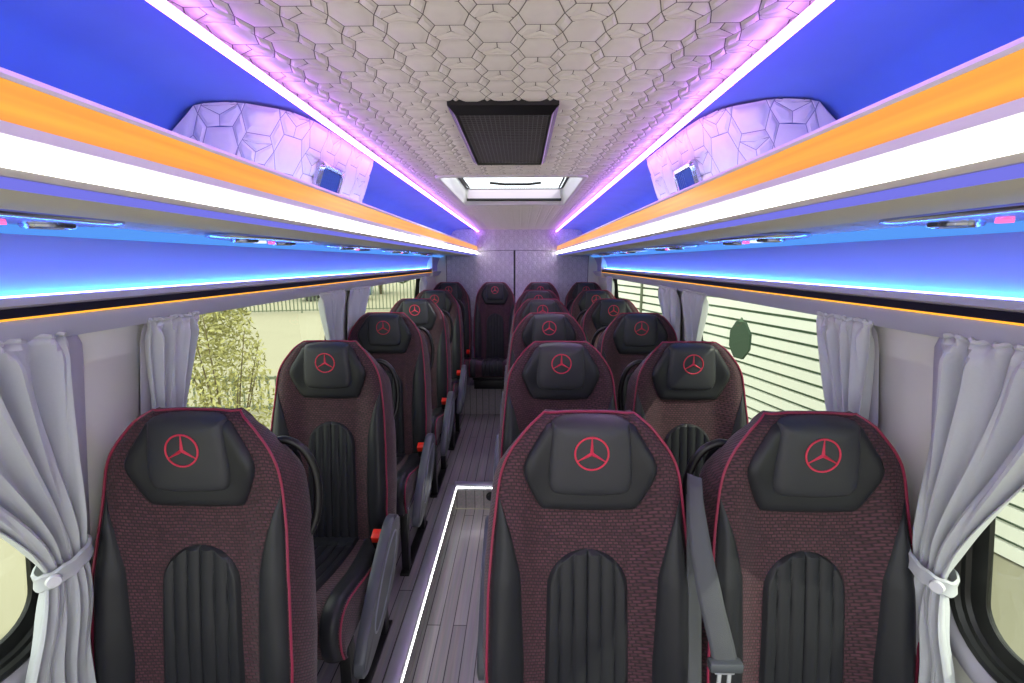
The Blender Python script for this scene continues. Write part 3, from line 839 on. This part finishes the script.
def PC(x, s, h):
    p = cp(s); d = cp(s+.004)-cp(s-.004); n = Vector((d.y, -d.x)).normalized()   # outward (up / forward)
    if n.y < 0 and s < CL*.5: n = -n
    u = min(1, abs(x)/CW)
    lift = .016*ss(.5, .85, u) - .010*ss(.9, 1, u)
    q_ = p + n*(h+lift*(1-.6*ss(CL*.8, CL, s)))
    return (x, q_.x, q_.y)
def make_cushion(parent):
    bm = bmesh.new()
    n = 30; rows = []
    ns = 40
    for j in range(ns+1):
        s = CL*j/ns; row = []
        for i in range(n+1):
            x = -CW+2*CW*i/n; row.append(PC(x, s, 0))
        ins = .012
        e = PC(CW, s, 0); yb = max(e[1], -.47) ; 
        yb = e[1] if e[1] > -.46 else -.46+(e[1]+.46)*.3
        for dx, zz in ((.005, .35), (.004, .75), (-.012, 1.0)):
            row.append((CW+dx, e[1]+(yb-e[1])*zz, e[2]+(.30-e[2])*zz))
        for dx, zz in ((-.012, 1.0), (.004, .75), (.005, .35)):
            row.append((-CW-dx, e[1]+(yb-e[1])*zz, e[2]+(.30-e[2])*zz))
        rows.append([bm.verts.new(p) for p in row])
    m = len(rows[0])
    for A, B in zip(rows, rows[1:]):
        for i in range(m): bm.faces.new((A[i], A[(i+1) % m], B[(i+1) % m], B[i]))
    bm.faces.new(rows[0]); bm.faces.new(rows[-1])
    c = link('seat_cushion', bm, M['weave'], parent); c['label'] = 'seat cushion in red and black woven fabric'
    for s_ in (-1, 1):
        bm = bmesh.new()
        def so(u, v, s_=s_):
            s = .02+(CL-.03)*v; a = interp([(0, .118), (.3, .145), (.6, .165)], s); b_ = CW-.004
            x = a+(b_-a)*u; h = -.002 if u in (0, 1) else .002+.007*math.sin(math.pi*u)**.5
            p = PC(x, s, h); return (s_*p[0], p[1], p[2])
        grid(bm, so, 12, 44); link('side_panel', bm, M['leather'], c)
    bm = bmesh.new()
    def ci(u, v):
        s = .02+(CL-.04)*v; w = .104; x = (2*u-1)*w
        edge = min(w-abs(x), (CL-.01-s)); e = max(0, min(1, edge/.01))
        ch = abs(math.sin(math.pi*x/.0347))**.45
        if s < .12: ch = 1-(1-ch)*ss(.08, .13, s)
        gr = 1-.6*math.exp(-((s-.115)/.006)**2)
        return PC(x, s, -.002+e**.6*.005+.0075*ch*e*gr)
    grid(bm, ci, 84, 70); link('centre_panel', bm, M['leather'], c)
    for s_ in (-1, 1):
        bm = bmesh.new(); tube(bm, [PC(s_*(CW+.001), .02+(CL-.03)*k/50, .001) for k in range(51)], .0030, 7)
        link('piping', bm, M['piping'], c)
    # under-pan
    bm = bmesh.new(); box(bm, -.20, .20, -.45, .08, .265, .305, .01); link('seat_pan', bm, M['steel'], parent)
    return c

def make_armrest(parent, s):
    """grey moulded side arm on the aisle side"""
    bm = bmesh.new()
    out = [(-.07, .535), (-.035, .50), (-.06, .44), (-.14, .33), (-.30, .255), (-.46, .225), (-.50, .245), (-.49, .29), (-.42, .37), (-.30, .455), (-.17, .53), (-.11, .548)]
    pts = resample(chaikin(out, 3), .02); x0, x1 = .246, .282
    c = (-.27, .385)
    R = []
    for x, k in ((x0, .97), (x0+.005, 1.0), (x1-.006, 1.0), (x1, .965), (x1, .5), (x1, .1)):
        R.append([bm.verts.new((s*x, c[0]+(a-c[0])*k, c[1]+(b-c[1])*k)) for a, b in pts])
    n = len(pts)
    for A, B in zip(R, R[1:]):
        for i in range(n): bm.faces.new((A[i], A[(i+1) % n], B[(i+1) % n], B[i]))
    bm.faces.new(R[0]); bm.faces.new(R[-1])
    a = link('armrest', bm, M['plastic'], parent); a['label'] = 'moulded grey side arm with oval recess'
    bm = bmesh.new()
    ov = [(-.245+.165*math.cos(t)*.83-.052*math.sin(t)*.56, .395+.165*math.cos(t)*.56+.052*math.sin(t)*.83, 0) for t in [k*2*math.pi/40 for k in range(40)]]
    tube(bm, [(s*(x1-.001), p[0], p[1]) for p in ov], .0045, 6, closed=True)
    o = link('recess_rim', bm, mat('light_grey_rim', rgb(150, 155, 165), .3, metal=.4), a)
    return a
def make_handle(parent, s):
    bm = bmesh.new()
    P = [(.15, .125, 1.075), (.18, .13, 1.078), (.212, .135, 1.058), (.232, .14, 1.02), (.243, .14, .97), (.243, .135, .91), (.233, .125, .86), (.21, .11, .825), (.18, .10, .81)]
    # smooth it
    pts = []
    for i in range(len(P)-1):
        p0, p1, p2, p3 = [Vector(P[max(0, min(len(P)-1, i+k))]) for k in (-1, 0, 1, 2)]
        for k in range(5):
            t = k/5; pts.append(.5*((2*p1)+(-p0+p2)*t+(2*p0-5*p1+4*p2-p3)*t*t+(-p0+3*p1-3*p2+p3)*t**3))
    pts.append(Vector(P[-1]))
    tube(bm, [(s*p.x, p.y, p.z) for p in pts], .010, 10, flat=1.0)
    o = link('grab_handle', bm, M['black'], parent); return o
def make_buckle(parent, s):
    bm = bmesh.new()
    b2 = bmesh.new(); box(b2, -.016, .016, -.020, .020, -.05, .022, .004)
    R_ = Matrix.Translation((s*.220, -.13, .475)) @ Matrix.Rotation(math.radians(25), 4, 'X')
    for v in b2.verts: v.co = R_ @ v.co
    merge(bm, b2); o = link('buckle', bm, M['black'], parent)
    b2 = bmesh.new(); box(b2, -.0165, .0165, -.0215, .0165, -.006, .0255, .003)
    for v in b2.verts: v.co = R_ @ v.co
    r = link('release_button', b2, M['red'], o); r['label'] = 'red release button'
def make_legs(parent, rise=0):
    for x in (-.185, .185):
        for y in (-.38, -.02):
            bm = bmesh.new(); box(bm, x-.018, x+.018, y-.022, y+.022, -rise+.012, .272, .003)
            link('leg', bm, M['steel'], parent)
        bm = bmesh.new(); box(bm, x-.022, x+.022, -.43, .04, -rise+.001, -rise+.014, .003); link('foot_rail', bm, M['steel'], parent)
def make_seat(name_side, handle, arm, buckle, s):
    t = thing('passenger_seat', 'x', 'seat')
    make_backrest(t); make_cushion(t)
    if arm: make_armrest(t, s)
    if handle: make_handle(t, s)
    if buckle: make_buckle(t, s)
    return t

seat_left = make_seat('left', True, True, True, 1)
seat_aisle = make_seat('aisle', False, True, True, -1)
seat_window = make_seat('window', True, False, False, -1)
seat_mid = make_seat('mid', False, False, False, -1)
emb_off = .068-.004-.032                      # emblem depth in the seat's own frame
rows = [.944+.756*k for k in range(6)]
rise = [0, .030, .058, .075, .092, .125]
GRP = 'passenger seats'
LAB = {
 'left': ['black and red single seat beside the tied curtain, nearest of the left window column',
          'black and red single seat in left window column, second from camera, cushion and armrest showing',
          'black and red single seat in left window column, third from camera',
          'black and red single seat in left window column, fourth from camera',
          'black and red single seat in left window column, fifth from camera, before rear row',
          'black and red rear-row seat in the left corner by the rear door panel'],
 'aisle': ['black and red seat right beside the aisle, nearest the camera, no belt showing',
           'black and red aisle seat of right-hand pairs, second from camera',
           'black and red aisle seat of right-hand pairs, third from camera',
           'black and red aisle seat of right-hand pairs, fourth from camera',
           'black and red aisle seat of right-hand pairs, fifth from camera',
           'black and red rear-row seat third from the left, behind the aisle column'],
 'window': ['black and red seat by the right windows nearest the camera, with hanging grey belt',
            'black and red right window seat, second from camera',
            'black and red right window seat, third from camera',
            'black and red right window seat, fourth from camera',
            'black and red right window seat, fifth from camera',
            'black and red rear-row seat in the right corner'],
}
used = {}
def place(proto, key, x, k, label):
    o = proto if key not in used else copy_tree(proto)
    used[key] = 1
    o.location = (x, rows[k]-emb_off, rise[k]); o['label'] = label; o['group'] = GRP
    return o
seats = []
for k in range(6):
    seats.append((place(seat_left, 'l', -.742, k, LAB['left'][k]), k))
    seats.append((place(seat_aisle, 'a', .155 if k < 5 else .205, k, LAB['aisle'][k]), k))
    seats.append((place(seat_window, 'w', .648, k, LAB['window'][k]), k))
seats.append((place(seat_mid, 'm', -.265, 5, 'black and red rear-row seat facing the aisle, cushion in full view'), 5))
for o, k in seats:
    if k < 5: make_legs(o, rise[k])
    else:
        o.location.x = {0: -.735, 1: -.262, 2: .203, 3: .668}[0 if o.location.x < -.5 else 1 if o.location.x < 0 else 2 if o.location.x < .4 else 3]
        o.scale.x = .945
        for c in [c for c in o.children if c.name.split('.')[0] in ('armrest', 'grab_handle')]:
            for g in list(c.children): bpy.data.objects.remove(g)
            bpy.data.objects.remove(c)
        bm = bmesh.new(); box(bm, -.20, .20, -.44, .06, .301-rise[5], .30, .01) if False else box(bm, -.19, .19, -.43, .06, .302-rise[5], .268, .006)
        link('seat_base', bm, M['steel'], o)
# seat belt on the nearest right window seat
ws = [o for o, k in seats if o['label'] == LAB['window'][0]][0]
bm = bmesh.new()
BP = [(-.262, .05, 1.035), (-.268, .03, 1.02), (-.272, .005, .98), (-.268, -.03, .90), (-.252, -.065, .80), (-.236, -.085, .73), (-.230, -.09, .70)]
def bel(u, v):
    i = min(len(BP)-2, int(v*(len(BP)-1))); t = v*(len(BP)-1)-i; p = Vector(BP[i]).lerp(Vector(BP[i+1]), t)
    w = interp([(0, .012), (.25, .014), (.6, .024), (1, .026)], v)
    return (p.x+(u*2-1)*w, p.y+(u*2-1)*-.012*(1-v)-.004*math.sin(u*math.pi), p.z)
grid(bm, bel, 6, 40); o = link('seat_belt', bm, M['belt'], ws); md = o.modifiers.new('th', 'SOLIDIFY'); md.thickness = .0015; o['label'] = 'hanging grey seat belt'
bm = bmesh.new(); grid(bm, lambda u, v: (-.268+(u*2-1)*.016+.008*v, .03-.07*v, 1.0-.5*v), 4, 20); o2 = link('seat_belt', bm, M['belt'], ws); md = o2.modifiers.new('th', 'SOLIDIFY'); md.thickness = .0015
bm = bmesh.new(); box(bm, -.264, -.196, -.104, -.082, .682, .704, .005); o3 = link('belt_guide', bm, M['plastic'], o)
bm = bmesh.new(); box(bm, -.244, -.236, -.095, -.091, .62, .69, .001); box(bm, -.224, -.216, -.095, -.091, .62, .69, .001); box(bm, -.244, -.216, -.0952, -.0908, .605, .635, .001); box(bm, -.250, -.210, -.096, -.090, .672, .688, .002)
link('belt_tongue', bm, M['chrome'], o3)

# ------------------------------------------------------------------ outside
GZ = -.75
bm = bmesh.new(); box(bm, -45, 45, -30, 60, GZ-.1, GZ); struct('ground', bm, M['concrete'])
# white slatted facade on the right
ang = math.radians(12)
fb = thing('slatted_wall', 'white horizontally slatted wall outside the right windows', 'slatted wall', (3.35, 5.0, GZ)); fb.rotation_euler = (0, 0, ang)
bm = bmesh.new(); box(bm, .05, .10, -11, 9, 0, 3.4); link('backing_board', bm, M['slatgap'], fb, False)
bm = bmesh.new()
z = .02
while z < 3.3:
    box(bm, 0, .045, -11, 9, z, z+.108); z += .145
o = link('slats', bm, M['slat'], fb, False)
for y in (-3.1, 4.4):
    bm = bmesh.new(); box(bm, -.03, .05, y-.03, y+.03, 0, 3.4, .004); link('post', bm, M['fence'], fb, False)
t = thing('wall_plate', 'dark green octagonal plate with pointed top outside the right windows', 'plate', (2.50, 5.25, .62)); t.rotation_euler = (0, 0, ang)
bm = bmesh.new()  # flat dark green octagon set clear of the slatted wall
a8 = [(.5*.36*math.cos(math.radians(22.5+45*k)), .5*.46*math.sin(math.radians(22.5+45*k))) for k in range(8)]
A = [bm.verts.new((-.0, a, b)) for a, b in a8]; B = [bm.verts.new((.03, a, b)) for a, b in a8]
for i in range(8): bm.faces.new((A[i], A[(i+1) % 8], B[(i+1) % 8], B[i]))
bm.faces.new(A); bm.faces.new(B); link('shape_body', bm, M['plate'], t, False)
bm = bmesh.new(); cyl(bm, (.015, 0, .235), (0, 0, 1), .03, .05, 12, .004); link('tip', bm, M['slatgap'], t)

# fences on the left
def fence(name, label, p0, p1, h, sp, r):
    p0, p1 = Vector(p0), Vector(p1); d = p1-p0; Ln = d.length; d.normalize()
    t = thing('fence', label, 'fence', (p0.x, p0.y, GZ)); t.rotation_euler = (0, 0, math.atan2(d.y, d.x))
    bm = bmesh.new(); k = 0
    while k*sp < Ln: box(bm, k*sp-r, k*sp+r, -r, r, 0.08, h-.02); k += 1
    link('bars', bm, M['fence'], t, False)
    for z in (.12, h-.05):
        bm = bmesh.new(); box(bm, 0, Ln, -.02, .02, z-.02, z+.02, .002); link('rail', bm, M['fence'], t, False)
    k = 0
    while k*2.4 < Ln:
        bm = bmesh.new(); box(bm, k*2.4-.03, k*2.4+.03, -.035, .035, 0, h+.04, .003); link('post', bm, M['fence'], t, False); k += 1
fence('near', 'low railing outside the second left window, below the bush', (-6.6, 6.4, 0), (-2.0, 6.6, 0), .62, .12, .010)
fence('far', 'tall dark railing across the far side of the pale yard', (-26, 16, 0), (-4, 22, 0), 1.9, .16, .022)
# bush
def bush(label, x, y, h, r, seed, n=1500):
    rnd = random.Random(seed)
    t = thing('shrub', label, 'shrub', (x, y, GZ))
    bm = bmesh.new()
    for k in range(9):
        a = rnd.random()*6.28; l = h*rnd.uniform(.6, .95); q0 = Vector((math.cos(a)*.04, math.sin(a)*.04, 0))
        pts = [q0 + Vector((math.cos(a)*r*.7*f**1.4, math.sin(a)*r*.7*f**1.4, l*f)) for f in [i/6 for i in range(7)]]
        tube(bm, pts, .014, 5, rfun=lambda f: 1-.8*f)
    link('stems', bm, M['bark'], t)
    bm = bmesh.new()
    for _ in range(n):
        a = rnd.random()*6.28; zz = rnd.random()**.7; rad = r*math.sqrt(rnd.random())*(.35+.65*math.sin(math.pi*min(1, zz*.85+.12)))
        c = Vector((math.cos(a)*rad, math.sin(a)*rad, .12*h+zz*h*.88)); d = Vector((rnd.gauss(0, 1), rnd.gauss(0, 1), rnd.gauss(.4, 1))).normalized(); e = d.orthogonal().normalized()
        e = (e*math.cos(a*3)+d.cross(e)*math.sin(a*3)); L_ = rnd.uniform(.018, .038)
        bm.faces.new([bm.verts.new(c+v) for v in (d*-L_, e*L_*.35, d*L_, e*-L_*.35)])
    link('foliage', bm, M['leaf'], t, False)
bush('loose olive green bush outside the second left window', -2.75, 4.1, 2.0, .42, 5, 4500)
# cars and hedge beyond the far fence
for i, (x, y, c, l) in enumerate(((-17, 25, (210, 212, 215), 'white car parked beyond the far railing'), (-11, 27.5, (70, 90, 110), 'dark blue car parked beyond the far railing'))):
    t = thing('car', l, 'car', (x, y, GZ)); t.rotation_euler = (0, 0, .25)
    cm = mat('car_paint_%d' % i, rgb(*c), .25, coat=.5)
    bm = bmesh.new(); box(bm, -2.1, 2.1, -.85, .85, .3, .85, .14, 3); link('body', bm, cm, t)
    bm = bmesh.new(); b2 = bmesh.new(); box(b2, -1.3, 1.1, -.75, .75, .8, 1.42, .1, 3)
    for v in b2.verts:
        if v.co.z > 1.1: v.co.x *= .72; v.co.y *= .88
    merge(bm, b2); link('cabin', bm, M['black'], t)
    for xx in (-1.35, 1.35):
        for yy in (-.82, .82):
            bm = bmesh.new(); cyl(bm, (xx, yy, .32), (0, 1, 0), .32, .2, 24); link('wheel', bm, M['rubber'], t)
def treeline():
    rnd = random.Random(2)
    for i in range(7):
        x = -40+i*7.5; t = thing('tree', 'dark green tree in the row beyond the pale yard', 'tree', (x, 33+(i%2)*3, GZ), 'trees beyond the yard')
        bm = bmesh.new(); cyl(bm, (0, 0, .9), (0, 0, 1), .18, 1.8, 10, .12); link('trunk', bm, M['bark'], t)
        bm = bmesh.new(); bmesh.ops.create_icosphere(bm, subdivisions=4, radius=1)
        for v in bm.verts:
            k = 1+.12*math.sin(v.co.x*7+i)+.1*math.sin(v.co.y*9)+.1*math.sin(v.co.z*8+i*2)
            v.co = Vector((v.co.x*2.6*k, v.co.y*2.2*k, v.co.z*2.6*k+3.6))
        link('crown', bm, mat('dark_foliage_%d' % i, rgb(70, 84, 56), .8, noise=.5, nscale=2), t)
treeline()

# ------------------------------------------------------------------ light
w = bpy.data.worlds.new('world'); sc.world = w; w.use_nodes = True
bg = w.node_tree.nodes['Background']; bg.inputs[0].default_value = (.93, .96, 1.0, 1); bg.inputs[1].default_value = 2.6
sun = bpy.data.lights.new('sun', 'SUN'); sun.energy = 3.0; sun.angle = math.radians(.8); sun.color = (1, .95, .85)
so = bpy.data.objects.new('sun', sun); COL.objects.link(so)
so.rotation_euler = Vector((-.62, .42, -.66)).to_track_quat('-Z', 'Y').to_euler()

# ------------------------------------------------------------------ camera
cam = bpy.data.cameras.new('camera'); co = bpy.data.objects.new('camera', cam); COL.objects.link(co)
cam.sensor_width = 36; cam.lens = 461/1024*36; cam.clip_start = .02
pitch = math.atan(79.5/461)
co.location = (0, 0, EYE); co.rotation_euler = (math.radians(90)-pitch, 0, math.atan(8.5/461))
sc.camera = co
sc.view_settings.view_transform = 'Standard'; sc.view_settings.look = 'None'; sc.view_settings.gamma = 1
sc.view_settings.use_curve_mapping = False; sc.view_settings.exposure = .0
sc.cycles.use_denoising = True
sc.cycles.max_bounces = 8; sc.cycles.transparent_max_bounces = 12; sc.cycles.sample_clamp_indirect = 6
